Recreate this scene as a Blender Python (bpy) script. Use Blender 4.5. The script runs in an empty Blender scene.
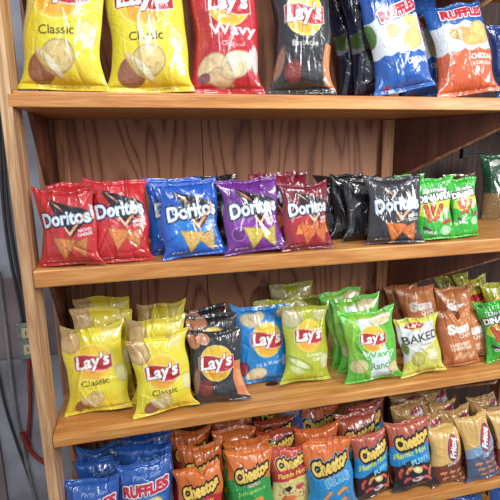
import bpy, math, random
import numpy as np
from mathutils import Matrix, Euler, Vector

# ------------------------------------------------------------ camera, world, lights, exposure
scn = bpy.context.scene
col = scn.collection
cam_data = bpy.data.cameras.new('camera'); cam = bpy.data.objects.new('camera', cam_data); col.objects.link(cam)
cam_data.sensor_width = 36.0; cam_data.lens = 32.7775; cam_data.clip_start = .02
CAM = (0.26505, -1.19020, 0.73698)
cam.matrix_world = Matrix(((0.970318, 0.065355, -0.232833, CAM[0]), (-0.241288, 0.19712, -0.950223, CAM[1]),
                           (-0.016205, 0.978198, 0.207039, CAM[2]), (0, 0, 0, 1)))
scn.camera = cam
w = bpy.data.worlds.new('shop_daylight'); scn.world = w; w.use_nodes = True
w.node_tree.nodes['Background'].inputs[0].default_value = (.86, .93, 1.0, 1)
w.node_tree.nodes['Background'].inputs[1].default_value = .52
def area(name, loc, target, sx, sy, power, colr):
    l = bpy.data.lights.new(name, 'AREA'); l.shape = 'RECTANGLE'; l.size = sx; l.size_y = sy; l.energy = power; l.color = colr
    o = bpy.data.objects.new(name, l); col.objects.link(o); o.location = loc
    o.rotation_euler = (Vector(target) - Vector(loc)).to_track_quat('-Z', 'Y').to_euler()
    return o
area('shop_window_light', (2.5, -1.6, 1.35), (.9, 0, .4), .8, .8, 52, (1, .97, .93))
area('ceiling_tube_light', (.6, -1.5, 2.5), (.6, .1, .3), 1.3, .09, 36, (.95, .98, 1))
area('ceiling_tube_light', (-.3, -2.7, 2.3), (.6, .1, .3), .12, 1.3, 32, (.95, .98, 1))
vs = scn.view_settings
vs.view_transform = 'Standard'; vs.look = 'None'; vs.gamma = 1; vs.use_curve_mapping = False; vs.exposure = 0.0

# ------------------------------------------------------------ helpers
def lin(c):
    c = np.asarray(c, float) / 255.
    return np.where(c <= .04045, c / 12.92, ((c + .055) / 1.055) ** 2.4)
def L4(c): return tuple(float(v) for v in lin(c)) + (1,)
def tag(o, label=None, cat=None, group=None, kind=None):
    if label: o['label'] = label
    if cat: o['category'] = cat
    if group: o['group'] = group
    if kind: o['kind'] = kind
    return o
def mesh_obj(name, V, F, mat, parent=None, smooth=False):
    me = bpy.data.meshes.new(name); me.from_pydata([tuple(v) for v in V], [], F); me.update()
    if smooth: me.polygons.foreach_set('use_smooth', [True] * len(me.polygons))
    o = bpy.data.objects.new(name, me); col.objects.link(o)
    if mat: me.materials.append(mat)
    if parent: o.parent = parent
    return o
def empty(name, loc):
    o = bpy.data.objects.new(name, None); col.objects.link(o); o.location = loc; o.empty_display_size = .03
    return o
def bevel(o, w=.002, seg=2):
    m = o.modifiers.new('edge', 'BEVEL'); m.width = w; m.segments = seg; m.limit_method = 'ANGLE'; return o
def box(name, a, b, mat, parent=None, bev=.002, origin=None):
    x0, y0, z0 = a; x1, y1, z1 = b
    V = [(x, y, z) for z in (z0, z1) for y in (y0, y1) for x in (x0, x1)]
    F = [(0, 2, 3, 1), (4, 5, 7, 6), (0, 1, 5, 4), (2, 6, 7, 3), (0, 4, 6, 2), (1, 3, 7, 5)]
    o = mesh_obj(name, V, F, mat, parent)
    if bev: bevel(o, bev)
    return o
def prism(name, pts, thick, mat, parent=None):
    """pts: planar polygon in 3-D, extruded by the vector thick"""
    n = len(pts); V = list(pts) + [tuple(np.array(p) + np.array(thick)) for p in pts]
    F = [tuple(range(n))[::-1], tuple(range(n, 2 * n))] + [(i, (i + 1) % n, n + (i + 1) % n, n + i) for i in range(n)]
    return bevel(mesh_obj(name, V, F, mat, parent), .001)
def tube(name, pts, r, mat, parent=None, n=8):
    pts = [np.array(p, float) for p in pts]
    # Catmull-Rom
    P = [pts[0]] + pts + [pts[-1]]; Q = []
    for i in range(1, len(P) - 2):
        for k in range(6):
            t = k / 6; a, b, c, d = P[i - 1], P[i], P[i + 1], P[i + 2]
            Q.append(.5 * ((2 * b) + (-a + c) * t + (2 * a - 5 * b + 4 * c - d) * t * t + (-a + 3 * b - 3 * c + d) * t ** 3))
    Q.append(pts[-1]); V = []; F = []
    for i, q in enumerate(Q):
        d = Q[min(i + 1, len(Q) - 1)] - Q[max(i - 1, 0)]; d /= np.linalg.norm(d) + 1e-9
        u = np.cross(d, (0, 1, .01)); u /= np.linalg.norm(u) + 1e-9; v = np.cross(d, u)
        for k in range(n):
            a = 2 * math.pi * k / n; V.append(tuple(q + r * (math.cos(a) * u + math.sin(a) * v)))
    for i in range(len(Q) - 1):
        for k in range(n):
            F.append((i * n + k, i * n + (k + 1) % n, (i + 1) * n + (k + 1) % n, (i + 1) * n + k))
    F.append(tuple(range(n))); F.append(tuple((len(Q) - 1) * n + k for k in range(n)))
    return mesh_obj(name, V, F, mat, parent, True)

# ------------------------------------------------------------ materials
def newmat(name):
    m = bpy.data.materials.new(name); m.use_nodes = True
    return m, m.node_tree, m.node_tree.nodes['Principled BSDF']
def wood(name, c1, c2, c3, axis='X', freq=1.0, rough=.55, cathedral=False, bumpd=.15):
    m, nt, p = newmat(name); N = nt.nodes; Lk = nt.links
    tc = N.new('ShaderNodeTexCoord'); mp = N.new('ShaderNodeMapping'); Lk.new(tc.outputs['Object'], mp.inputs[0])
    s = [26 * freq] * 3; s['XYZ'.index(axis)] = 1.6 * freq
    if cathedral: s = [6 * freq, 6 * freq, .8 * freq]
    mp.inputs['Scale'].default_value = s
    n1 = N.new('ShaderNodeTexNoise'); n1.inputs['Scale'].default_value = 1.0; n1.inputs['Detail'].default_value = 1.2 if cathedral else 3
    n1.inputs['Distortion'].default_value = .6
    Lk.new(mp.outputs[0], n1.inputs['Vector'])
    mul = N.new('ShaderNodeMath'); mul.operation = 'MULTIPLY'; mul.inputs[1].default_value = 12 if cathedral else 3
    Lk.new(n1.outputs['Fac'], mul.inputs[0])
    fr = N.new('ShaderNodeMath'); fr.operation = 'PINGPONG'; fr.inputs[1].default_value = .5; Lk.new(mul.outputs[0], fr.inputs[0])
    n2 = N.new('ShaderNodeTexNoise'); n2.inputs['Scale'].default_value = 3.5; n2.inputs['Detail'].default_value = 6
    mp2 = N.new('ShaderNodeMapping'); Lk.new(tc.outputs['Object'], mp2.inputs[0])
    s2 = [90.0] * 3; s2['XYZ'.index('Z' if cathedral else axis)] = 4; mp2.inputs['Scale'].default_value = s2
    Lk.new(mp2.outputs[0], n2.inputs['Vector'])
    add = N.new('ShaderNodeMath'); add.operation = 'ADD'; Lk.new(fr.outputs[0], add.inputs[0])
    m3 = N.new('ShaderNodeMath'); m3.operation = 'MULTIPLY'; m3.inputs[1].default_value = .35 if cathedral else .9; Lk.new(n2.outputs['Fac'], m3.inputs[0])
    Lk.new(m3.outputs[0], add.inputs[1])
    r = N.new('ShaderNodeValToRGB'); Lk.new(add.outputs[0], r.inputs[0])
    e = r.color_ramp.elements; e[0].position = .4 if cathedral else .3; e[0].color = L4(c1); e[1].position = .7 if cathedral else .95; e[1].color = L4(c3)
    k = e.new(.56 if cathedral else .6); k.color = L4(c2)
    Lk.new(r.outputs[0], p.inputs['Base Color'])
    b = N.new('ShaderNodeBump'); b.inputs['Strength'].default_value = bumpd; b.inputs['Distance'].default_value = .002
    Lk.new(add.outputs[0], b.inputs['Height']); Lk.new(b.outputs[0], p.inputs['Normal'])
    p.inputs['Roughness'].default_value = rough
    return m
def plain(name, c, rough=.5, metal=0., noise=.0, scale=20, c2=None):
    m, nt, p = newmat(name); N = nt.nodes; Lk = nt.links
    tc = N.new('ShaderNodeTexCoord'); n = N.new('ShaderNodeTexNoise'); n.inputs['Scale'].default_value = scale
    n.inputs['Detail'].default_value = 5; Lk.new(tc.outputs['Object'], n.inputs['Vector'])
    r = N.new('ShaderNodeValToRGB'); e = r.color_ramp.elements
    e[0].position = .35; e[0].color = L4(c2 if c2 else [v * (1 - noise) for v in c]); e[1].position = .65; e[1].color = L4(c)
    Lk.new(n.outputs['Fac'], r.inputs[0]); Lk.new(r.outputs[0], p.inputs['Base Color'])
    p.inputs['Roughness'].default_value = rough; p.inputs['Metallic'].default_value = metal
    return m
M_board = wood('honey_pine', (214, 160, 96), (202, 144, 80), (178, 114, 56), 'X', 1.0, .42)
M_boardtop = wood('pale_pine', (216, 172, 120), (200, 152, 98), (176, 122, 72), 'X', .8, .4)
M_post = wood('raw_pine', (214, 178, 140), (196, 156, 116), (160, 118, 84), 'Z', 1.0, .6)
M_ply = wood('red_plywood', (172, 120, 88), (152, 100, 74), (104, 56, 40), 'Z', 1.0, .6, True)
M_batten = wood('brown_batten', (206, 154, 112), (184, 130, 92), (136, 90, 62), 'Z', 1.0, .6)
M_gusset = wood('stained_gusset', (140, 84, 60), (118, 66, 48), (96, 52, 38), 'Z', .5, .5)
M_wall = plain('painted_block', (172, 174, 184), .75, 0, .25, 5, (126, 120, 128))
M_floor = plain('concrete_floor', (120, 115, 110), .7, 0, .2, 8)
M_steel = plain('grey_box_metal', (150, 156, 150), .45, .5, .2, 30)
M_cream = plain('cream_plastic', (205, 190, 150), .4)
M_dark = plain('dark_plastic', (30, 28, 30), .5)
M_cord = plain('red_cord', (150, 52, 46), .45, 0, .2)
M_cable = plain('grey_cable', (62, 58, 62), .5, 0, .2)
M_pipe = plain('pale_conduit', (150, 148, 150), .45, .2, .2)
M_pinkpanel = plain('dusty_panel', (138, 122, 126), .8, 0, .2, 5)
M_knot = plain('pine_knot', (84, 40, 30), .35, 0, .5, 120)
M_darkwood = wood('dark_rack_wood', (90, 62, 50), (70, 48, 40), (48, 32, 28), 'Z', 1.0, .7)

def film(name, rough, coat, bumps):
    m, nt, p = newmat(name); N = nt.nodes; Lk = nt.links
    a = N.new('ShaderNodeAttribute'); a.attribute_name = 'print'; Lk.new(a.outputs['Color'], p.inputs['Base Color'])
    p.inputs['Roughness'].default_value = rough; p.inputs['Coat Weight'].default_value = coat; p.inputs['Coat Roughness'].default_value = .07
    p.inputs['Specular IOR Level'].default_value = .6
    tc = N.new('ShaderNodeTexCoord')
    n = N.new('ShaderNodeTexNoise'); n.inputs['Scale'].default_value = 34; n.inputs['Detail'].default_value = 3; n.inputs['Distortion'].default_value = 1.2
    v = N.new('ShaderNodeTexVoronoi'); v.feature = 'DISTANCE_TO_EDGE'; v.inputs['Scale'].default_value = 22
    wv = N.new('ShaderNodeVectorMath'); wv.operation = 'ADD'; n3 = N.new('ShaderNodeTexNoise'); n3.inputs['Scale'].default_value = 14
    sc = N.new('ShaderNodeVectorMath'); sc.operation = 'SCALE'; sc.inputs['Scale'].default_value = .05
    Lk.new(tc.outputs['Object'], n3.inputs['Vector']); Lk.new(n3.outputs['Color'], sc.inputs[0]); Lk.new(sc.outputs[0], wv.inputs[1])
    Lk.new(tc.outputs['Object'], wv.inputs[0]); Lk.new(tc.outputs['Object'], n.inputs['Vector']); Lk.new(wv.outputs[0], v.inputs['Vector'])
    cl = N.new('ShaderNodeMath'); cl.operation = 'MINIMUM'; cl.inputs[1].default_value = .12; Lk.new(v.outputs['Distance'], cl.inputs[0])
    b1 = N.new('ShaderNodeBump'); b1.inputs['Strength'].default_value = bumps; b1.inputs['Distance'].default_value = .004; Lk.new(n.outputs['Fac'], b1.inputs['Height'])
    b2 = N.new('ShaderNodeBump'); b2.inputs['Strength'].default_value = bumps * .8; b2.inputs['Distance'].default_value = .012; Lk.new(cl.outputs[0], b2.inputs['Height'])
    Lk.new(b1.outputs[0], b2.inputs['Normal']); Lk.new(b2.outputs[0], p.inputs['Normal'])
    return m
M_film = film('printed_glossy_film', .24, .8, .45)
M_matte = film('printed_satin_film', .34, .4, .5)

# ------------------------------------------------------------ lettering: outlines of the built-in font turned into small coverage grids
_tc = {}
def glyphs(s, bold=.03, res=56):
    key = (s, bold)
    if key in _tc: return _tc[key]
    cu = bpy.data.curves.new('t', 'FONT'); cu.body = s; cu.size = 1; cu.offset = bold; cu.resolution_u = 3; cu.space_character = .98 + bold
    ob = bpy.data.objects.new('t', cu); me = bpy.data.meshes.new_from_object(ob)
    V = np.array([v.co[:2] for v in me.vertices]); me.calc_loop_triangles(); T = [tuple(t.vertices) for t in me.loop_triangles]
    bpy.data.objects.remove(ob); bpy.data.curves.remove(cu); bpy.data.meshes.remove(me)
    lo = V.min(0); hi = V.max(0); sc = res / (hi[1] - lo[1]); pad = 14
    w = int((hi[0] - lo[0]) * sc) + 2 * pad; h = res + 2 * pad; G = np.zeros((h, w), bool)
    P = (V - lo) * sc + pad
    for t in T:
        a, b, c = P[t[0]], P[t[1]], P[t[2]]
        x0, y0 = np.floor(np.minimum(np.minimum(a, b), c)).astype(int); x1, y1 = np.ceil(np.maximum(np.maximum(a, b), c)).astype(int) + 1
        x0 = max(x0, 0); y0 = max(y0, 0); x1 = min(x1, w); y1 = min(y1, h)
        X, Y = np.meshgrid(np.arange(x0, x1) + .5, np.arange(y0, y1) + .5)
        def e(p, q): return (q[0] - p[0]) * (Y - p[1]) - (q[1] - p[1]) * (X - p[0])
        e1, e2, e3 = e(a, b), e(b, c), e(c, a)
        G[y0:y1, x0:x1] |= ((e1 >= 0) & (e2 >= 0) & (e3 >= 0)) | ((e1 <= 0) & (e2 <= 0) & (e3 <= 0))
    _tc[key] = (G.astype(float), pad, res, {})
    return _tc[key]
def dilated(g, r):
    G, pad, res, cache = g; r = int(round(min(r, pad - 1)))
    if r <= 0: return G
    if r not in cache:
        O = G.copy()
        for dy in range(-r, r + 1):
            for dx in range(-r, r + 1):
                if dx * dx + dy * dy <= r * r + .5:
                    O = np.maximum(O, np.roll(np.roll(G, dy, 0), dx, 1))
        cache[r] = O
    return cache[r]

# ------------------------------------------------------------ print on the bag fronts
class Art:
    """x in 0..1 across, y in 0..a downwards from the top edge (units: bag width)."""
    def __init__(s, nx, ny, a, base):
        s.x, s.y = np.meshgrid(np.linspace(0, 1, nx), np.linspace(a, 0, ny)); s.a = a; s.e = .9 / nx
        s.c = np.ones((ny, nx, 3)) * np.array(base, float)
    def put(s, cov, c, al=1.):
        cov = np.clip(cov, 0, 1)[..., None] * al; s.c = s.c * (1 - cov) + np.array(c, float) * cov
    def sd(s, d, c, al=1., soft=1.): s.put(.5 - d / (2 * s.e * soft), c, al)
    def loc(s, cx, cy, rot):
        a = math.radians(rot); X = s.x - cx; Y = s.y - cy
        return X * math.cos(a) - Y * math.sin(a), X * math.sin(a) + Y * math.cos(a)     # rot > 0: counter-clockwise
    def ell(s, cx, cy, rx, ry, c, rot=0, al=1., soft=1.):
        X, Y = s.loc(cx, cy, rot); d = (np.sqrt((X / rx) ** 2 + (Y / ry) ** 2) - 1) * min(rx, ry); s.sd(d, c, al, soft)
    def ring(s, cx, cy, r, w, c, al=1.):
        X, Y = s.loc(cx, cy, 0); s.sd(np.abs(np.hypot(X, Y) - r) - w / 2, c, al)
    def poly(s, pts, c, al=1., grow=0.):
        P = np.array(pts, float); d2 = np.full(s.x.shape, 1e9); ins = np.zeros(s.x.shape, bool)
        for i in range(len(P)):
            p = P[i]; q = P[(i + 1) % len(P)]; e = q - p; wx = s.x - p[0]; wy = s.y - p[1]
            t = np.clip((wx * e[0] + wy * e[1]) / (e @ e + 1e-12), 0, 1)
            d2 = np.minimum(d2, (wx - e[0] * t) ** 2 + (wy - e[1] * t) ** 2)
            cr = ((p[1] > s.y) != (q[1] > s.y)) & (s.x < (q[0] - p[0]) * (s.y - p[1]) / (q[1] - p[1] + 1e-12) + p[0]); ins ^= cr
        s.sd(np.where(ins, -1, 1) * np.sqrt(d2) - grow, c, al)
    def line(s, pts, w, c, al=1.):
        for p, q in zip(pts[:-1], pts[1:]):
            p = np.array(p, float); q = np.array(q, float); e = q - p; wx = s.x - p[0]; wy = s.y - p[1]
            t = np.clip((wx * e[0] + wy * e[1]) / (e @ e + 1e-12), 0, 1)
            s.sd(np.hypot(wx - e[0] * t, wy - e[1] * t) - w / 2, c, al)
    def below(s, f, c, al=1.): s.sd(f(s.x) - s.y, c, al)
    def text(s, t, cx, cy, w, h, c, rot=0, shear=0., arch=0., bold=.03, outs=(), grad=None):
        g = glyphs(t, bold); G, pad, res, _ = g; X, Y = s.loc(cx, cy, rot)
        Y = Y + arch * (X / w) ** 2 * 4; X = X + shear * Y
        ix = (X / w + .5) * (G.shape[1] - 2 * pad) + pad; iy = (.5 - Y / h) * res + pad
        ok = (ix > 0) & (ix < G.shape[1] - 1.01) & (iy > 0) & (iy < G.shape[0] - 1.01)
        ix = np.clip(ix, 0, G.shape[1] - 1.01); iy = np.clip(iy, 0, G.shape[0] - 1.01)
        i0 = ix.astype(int); j0 = iy.astype(int); fx = ix - i0; fy = iy - j0
        for r, cc in list(outs) + [(0, c)]:
            B = dilated(g, r); v = B[j0, i0] * (1 - fx) * (1 - fy) + B[j0, i0 + 1] * fx * (1 - fy) + B[j0 + 1, i0] * (1 - fx) * fy + B[j0 + 1, i0 + 1] * fx * fy
            s.put(v * ok, cc)
    def speck(s, cx, cy, rx, ry, c, n, rs, seed):
        R = random.Random(seed)
        for _ in range(n):
            a = R.random() * 6.28; r = R.random() ** .5
            s.ell(cx + rx * r * math.cos(a), cy + ry * r * math.sin(a), rs * R.uniform(.6, 1.4), rs * R.uniform(.5, 1.2), c, R.uniform(0, 180), .7)
    def chip(s, cx, cy, rx, ry, rot=0, c=(236, 208, 130)):
        s.ell(cx, cy, rx, ry, [v * .8 for v in c], rot); s.ell(cx, cy, rx * .92, ry * .9, c, rot); s.ell(cx + rx * .15, cy - ry * .1, rx * .55, ry * .5, [min(255, v * 1.07) for v in c], rot, .7, 3)
        s.speck(cx, cy, rx * .8, ry * .8, [v * .86 for v in c], 9, rx * .1, int(cx * 999 + cy * 77))
    def tri(s, cx, cy, r, rot, c=(226, 150, 62)):
        P = [(cx + r * math.cos(math.radians(a + rot)), cy + r * math.sin(math.radians(a + rot))) for a in (90, 210, 330)]
        s.poly(P, [v * .75 for v in c], 1, .012); s.poly(P, c, 1, -.004)
        s.speck(cx, cy, r * .45, r * .45, [min(255, v * 1.2) for v in c], 14, r * .07, int(cx * 999 + rot)); s.speck(cx, cy, r * .4, r * .4, [v * .7 for v in c], 10, r * .05, int(cy * 777 + rot))

Rd = (196, 30, 40); W_ = (245, 243, 240)
def sunburst(A, cx, cy, s, rot=0, sun=(252, 205, 40)):
    A.ell(cx, cy, .325 * s, .325 * s, (250, 236, 160), 0, .9); A.ell(cx, cy, .31 * s, .31 * s, sun)
    A.ell(cx, cy + .17 * s, .21 * s, .11 * s, (244, 160, 40), 0, .75, 4)
    # ribbon
    def P(u, v): a = math.radians(rot); return (cx + s * (u * math.cos(a) + v * math.sin(a)), cy + s * (-u * math.sin(a) + v * math.cos(a)))
    top = [P(u, -.11 + .035 * math.sin(u * 9)) for u in np.linspace(-.325, .325, 12)]; bot = [P(u, .125 + .035 * math.sin(u * 9 + .3)) for u in np.linspace(.33, -.33, 12)]
    A.poly(top + bot, (250, 240, 225), 1, .012 * s); A.poly(top + bot, Rd)
    A.text("Lay's", cx, cy + .005 * s, .6 * s, .31 * s, (252, 250, 248), rot + 4, .16, 0, .035, outs=((2, (150, 16, 26)),))
def tri_logo(A, cx, cy, s, rot=0, edge=(244, 150, 70)):
    K = (24, 20, 28)
    A.poly([(cx - .26 * s, cy - .29 * s), (cx + .36 * s, cy - .10 * s), (cx + .42 * s, cy - .02 * s), (cx + .1 * s, cy + .30 * s), (cx + .05 * s, cy + .28 * s)], K, 1, .02 * s)
    A.poly([(cx - .27 * s, cy - .30 * s), (cx - .1 * s, cy - .2 * s), (cx + .0 * s, cy - .08 * s)], edge); A.poly([(cx - .24 * s, cy - .28 * s), (cx - .12 * s, cy - .2 * s), (cx - .05 * s, cy - .1 * s)], (252, 224, 190), 1, -.008)
    A.line([(cx - .05 * s, cy + .1 * s), (cx + .075 * s, cy + .28 * s), (cx + .34 * s, cy - .04 * s)], .05 * s, edge); A.line([(cx - .05 * s, cy + .1 * s), (cx + .075 * s, cy + .27 * s), (cx + .2 * s, cy + .12 * s)], .02 * s, (252, 226, 196))
    A.text('Doritos', cx, cy, .84 * s, .235 * s, (232, 238, 246), rot + 5, .0, -.012, .03, outs=((8, (22, 24, 44)), (3, (96, 126, 164))))
    A.line([(cx + .14 * s, cy + .2 * s), (cx + .36 * s, cy - .06 * s)], .022 * s, edge, .9)
def puff_logo(A, cx, cy, s, rot=8, halo=None, word='Cheetos'):
    if halo: A.text(word, cx, cy, .84 * s, .3 * s, halo, rot, .1, .03, .06, outs=((12, halo),))
    A.text(word, cx, cy, .84 * s, .3 * s, (247, 206, 84), rot, .1, .03, .06, outs=((9, (18, 14, 14)),))
def ridge_logo(A, cx, cy, s, rot=6):
    A.text('RUFFLES', cx, cy, .8 * s, .21 * s, (206, 40, 62), rot, .12, .03, .07, outs=((9, (24, 50, 120)), (5, (248, 244, 246))))
def corn_logo(A, cx, cy, s, rot):
    A.ell(cx, cy, .33 * s, .17 * s, (30, 44, 110), rot); A.ell(cx, cy, .305 * s, .15 * s, (204, 34, 50), rot)
    A.text('Fritos', cx, cy, .5 * s, .2 * s, (250, 248, 246), rot, .15, 0, .05, outs=((3, (40, 40, 100)),))
def wave(y0, amp, f, ph=0): return lambda x: y0 + amp * np.sin(x * f + ph)

def art(kind, nx, ny, a):
    b = a   # bottom coordinate
    if kind in ('classic', 'classic_large'):
        A = Art(nx, ny, a, (240, 220, 44)); big = kind == 'classic_large'
        A.below(lambda x: .3 + 0 * x, (242, 224, 46)); A.ell(.75, .98 * a, .5, .3, (246, 205, 30), 0, .6, 8)
        if big:
            ly, cl, py = a - 1.1, a - .63, a - .28; s = 1.12
        else:
            ly, cl, py = .6, .93, a - .2; s = .95
            A.ell(.13, .2, .2, .24, (206, 164, 96), 20); A.ell(.12, .19, .165, .2, (222, 186, 120), 20); A.ell(.08, .14, .1, .12, (196, 150, 90), 20, .7, 3)
            A.ell(.8, .15, .14, .1, (236, 220, 130), 0, .8, 3); A.chip(.93, .85, .09, .15, 10, (238, 224, 150))
        sunburst(A, .5, ly, s)
        A.text('Classic', .5, cl, .44 if big else .46, .105, (84, 56, 22), 2, 0, .0, .012)
        if big: A.chip(.88, cl + .02, .085, .15, 12, (234, 214, 130)); A.ell(.86, cl + .1, .05, .1, (240, 232, 200), 40, .8)
        k = 1.18 if big else .82; dx = .04 if big else 0
        A.ell(.26 + dx, py + .05, .17 * k, .145 * k, (150, 92, 62), 20); A.ell(.24 + dx, py + .06, .12 * k, .1 * k, (170, 108, 76), 20, .6, 4)
        A.chip(.47 + dx, py - .06, .19 * k, .16 * k, 20, (226, 194, 120))
        for i in range(3):
            A.ell(.30 + dx + .05 * i, py - .02 + .03 * i, .05 * k, .15 * k, (206, 170, 90), 40); A.ell(.31 + dx + .05 * i, py - .025 + .03 * i, .036 * k, .14 * k, (240, 232, 196), 40)
        if big: A.text('10 OZ POTATO CHIPS', .66, a - .04, .3, .028, (120, 100, 20), 0, 0, 0, .0)
    elif kind == 'wavy_red':
        A = Art(nx, ny, a, (206, 30, 44)); sunburst(A, .55, a - 1.2, 1.0)
        A.text('Wavy', .6, a - .82, .72, .2, (244, 244, 248), 1, 0, 0, .02); A.text('Original', .6, a - .64, .36, .075, (240, 190, 190), 0, 0, 0, .0)
        A.chip(.28, a - .33, .23, .19, 30, (232, 200, 150)); A.chip(.4, a - .2, .2, .13, -10, (228, 192, 140)); A.ell(.16, a - .2, .08, .07, (120, 60, 70), 0, .8)
        A.chip(.64, a - .38, .25, .18, 20, (238, 220, 176)); A.chip(.58, a - .3, .18, .12, 20, (232, 208, 160))
        for i in range(6): A.line([(.48 + .06 * i, a - .5 + .015 * i), (.53 + .06 * i, a - .27 + .01 * i)], .008, (206, 176, 128), .8)
        A.ell(.93, a - .45, .06, .2, (230, 226, 220), 5, .9); A.text('POTATO CHIPS', .5, a - .1, .2, .03, (240, 180, 180), 0, 0, 0, 0)
    elif kind in ('bbq', 'bbq_large'):
        A = Art(nx, ny, a, (44, 44, 50)); big = kind == 'bbq_large'
        ly = a - 1.17 if big else .56
        if not big: A.ell(.1, .17, .13, .12, (206, 130, 92)); A.ell(.3, .13, .12, .1, (216, 144, 104)); A.ell(.95, .12, .08, .08, (70, 20, 24))
        sunburst(A, .5, ly, 1.02)
        t = 'Barbecue'; A.text(t, .5, ly + .42, .44, .085, (226, 222, 222), 0, 0, 0, .0)
        y = a - .34
        A.ell(.3 if big else .24, y, .16, .17, (122, 44, 42)); A.ell(.3 if big else .24, y, .12, .13, (150, 66, 58), 0, .8, 2); A.speck(.3 if big else .24, y, .1, .1, (190, 110, 90), 12, .012, 5)
        A.ell(.62, y + .02, .2, .12, (70, 72, 78), 0, .9, 3)
        A.poly([(.86, y - .42), (1., y - .4), (1., y + .3), (.84, y + .22), (.8, y - .1)], (226, 128, 74)); A.poly([(.9, y - .25), (.99, y - .2), (.98, y + .1), (.88, y + .05)], (240, 164, 96), .7)
        A.ell(.08, y - .12, .06, .25, (176, 116, 84), -12, .9, 2)
    elif kind in ('ruffles_large', 'ruffles'):
        big = kind == 'ruffles_large'; A = Art(nx, ny, a, (26, 84, 178)); 
        if big:
            A.below(wave(.6, .02, 26), (226, 232, 242)); A.below(wave(1.2, .018, 30), (24, 92, 190))
            A.ell(.0, .82, .1, .2, (70, 120, 40), 0, .9); ridge_logo(A, .58, .52, .95, 14)
            A.chip(.36, .84, .11, .1, 0, (238, 210, 140)); A.chip(.74, .72, .16, .1, -20, (240, 212, 130)); A.chip(.72, 1.0, .22, .16, 25, (240, 208, 120))
            for i in range(5): A.line([(.58 + .07 * i, .9), (.62 + .07 * i, 1.12)], .008, (214, 176, 96), .8)
            A.text('ORIGINAL', .74, 1.34, .42, .1, (240, 244, 250), 2, 0, 0, .02); A.ell(.16, a - .09, .05, .05, (190, 50, 60), 0, .8)
        else:
            A.text('Party Size', .58, .24, .5, .11, (150, 180, 220), 4, .3, 0, .0); A.below(wave(.82, .02, 26), (160, 200, 232)); A.below(wave(1.2, .02, 26), (30, 92, 180))
            ridge_logo(A, .54, .47, 1.05, 4)
            A.ell(.6, .68, .28, .1, (70, 150, 220), 0, .8, 5); A.chip(.62, .78, .24, .15, 15, (238, 212, 130)); A.chip(.4, .92, .16, .12, 15)
    elif kind == 'cheddar_large':
        A = Art(nx, ny, a, (26, 96, 186)); A.below(wave(.44, .025, 22), (224, 230, 236)); A.below(wave(.9, .02, 26), (222, 92, 48))
        ridge_logo(A, .54, .26, .92, 2); A.chip(.42, .64, .22, .12, -15, (228, 160, 80)); A.chip(.74, .62, .2, .2, 20, (240, 196, 110)); A.chip(.6, .74, .2, .1, 5, (236, 180, 96))
        A.text('CHEDDAR', .72, 1.02, .42, .09, (248, 240, 232), 0, 0, 0, .03); A.text('& SOUR CREAM', .7, 1.13, .38, .06, (248, 236, 226), 0, 0, 0, .02)
    elif kind == 'shade_large':  # ridged bag print with shade painted in: blue, white and red all darkened
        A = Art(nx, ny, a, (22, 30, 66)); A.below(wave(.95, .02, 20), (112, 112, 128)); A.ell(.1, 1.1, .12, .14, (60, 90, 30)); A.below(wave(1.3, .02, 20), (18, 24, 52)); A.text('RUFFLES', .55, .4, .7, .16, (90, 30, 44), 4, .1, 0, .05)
    elif kind == 'black_shade':  # black bag print, lettering and chip dimmed to paint in rear-row shade
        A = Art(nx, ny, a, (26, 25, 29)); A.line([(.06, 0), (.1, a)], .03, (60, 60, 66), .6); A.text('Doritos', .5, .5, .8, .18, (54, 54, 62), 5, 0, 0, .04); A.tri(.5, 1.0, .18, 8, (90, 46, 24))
    elif kind == 'silver':
        A = Art(nx, ny, a, (150, 158, 172)); A.poly([(.8, 0), (1, 0), (1, a), (.8, a)], (30, 70, 160)); A.below(wave(.5, .03, 8), (40, 90, 170))
    elif kind == 'blue_large':
        A = Art(nx, ny, a, (28, 54, 130)); A.text('E', .18, .55, .16, .2, (226, 230, 240), 12, 0, 0, .03); A.text('S', .4, .53, .16, .2, (226, 230, 240), 12, 0, 0, .03)
        A.below(wave(.95, .02, 20), (30, 90, 170))
    elif kind in ('nacho', 'ranch', 'chili', 'flame', 'black_tri'):
        base = {'nacho': (206, 30, 38), 'ranch': (22, 84, 196), 'chili': (106, 34, 136), 'flame': (126, 22, 40), 'black_tri': (48, 48, 54)}[kind]
        A = Art(nx, ny, a, base)
        if kind == 'ranch': A.ell(.55, .72, .4, .35, (22, 128, 222), 0, .9, 14)
        if kind == 'nacho': A.ell(.5, .95, .45, .3, (220, 44, 44), 0, .6, 14)
        if kind == 'chili': A.ell(.5, .8, .45, .4, (136, 46, 166), 0, .8, 14)
        if kind == 'flame': A.ell(.5, .85, .5, .35, (190, 34, 50), 0, .9, 14)
        A.line([(.04, .0), (.1, a)], .006, [min(255, v + 30) for v in base], .6)
        tri_logo(A, .52, .47, 1.0, 0, {'flame': (246, 140, 80), 'chili': (244, 120, 80)}.get(kind, (240, 130, 70)))
        w = {'nacho': ('NACHO', 'CHEESE'), 'ranch': ('COOL', 'RANCH'), 'chili': ('SPICY', 'SWEET CHILI'), 'flame': ('FLAMIN', 'HOT'), 'black_tri': ('BBQ', 'TORTILLA')}[kind]
        ty = .68; A.text(w[0], .84, ty, .2, .055, (246, 240, 240), 8, 0, 0, .02); A.text(w[1], .84, ty + .07, .22, .05, (246, 240, 240), 8, 0, 0, .02)
        c1 = {'chili': (214, 190, 70), 'ranch': (226, 178, 92), 'black_tri': (232, 118, 44), 'nacho': (228, 130, 62), 'flame': (230, 110, 50)}[kind]
        if kind == 'flame':
            for i in range(9): A.poly([(.2 + .08 * i, .96), (.26 + .08 * i, .78 - .05 * (i % 3)), (.32 + .08 * i, .96)], (250, 160, 40), .9)
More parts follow.
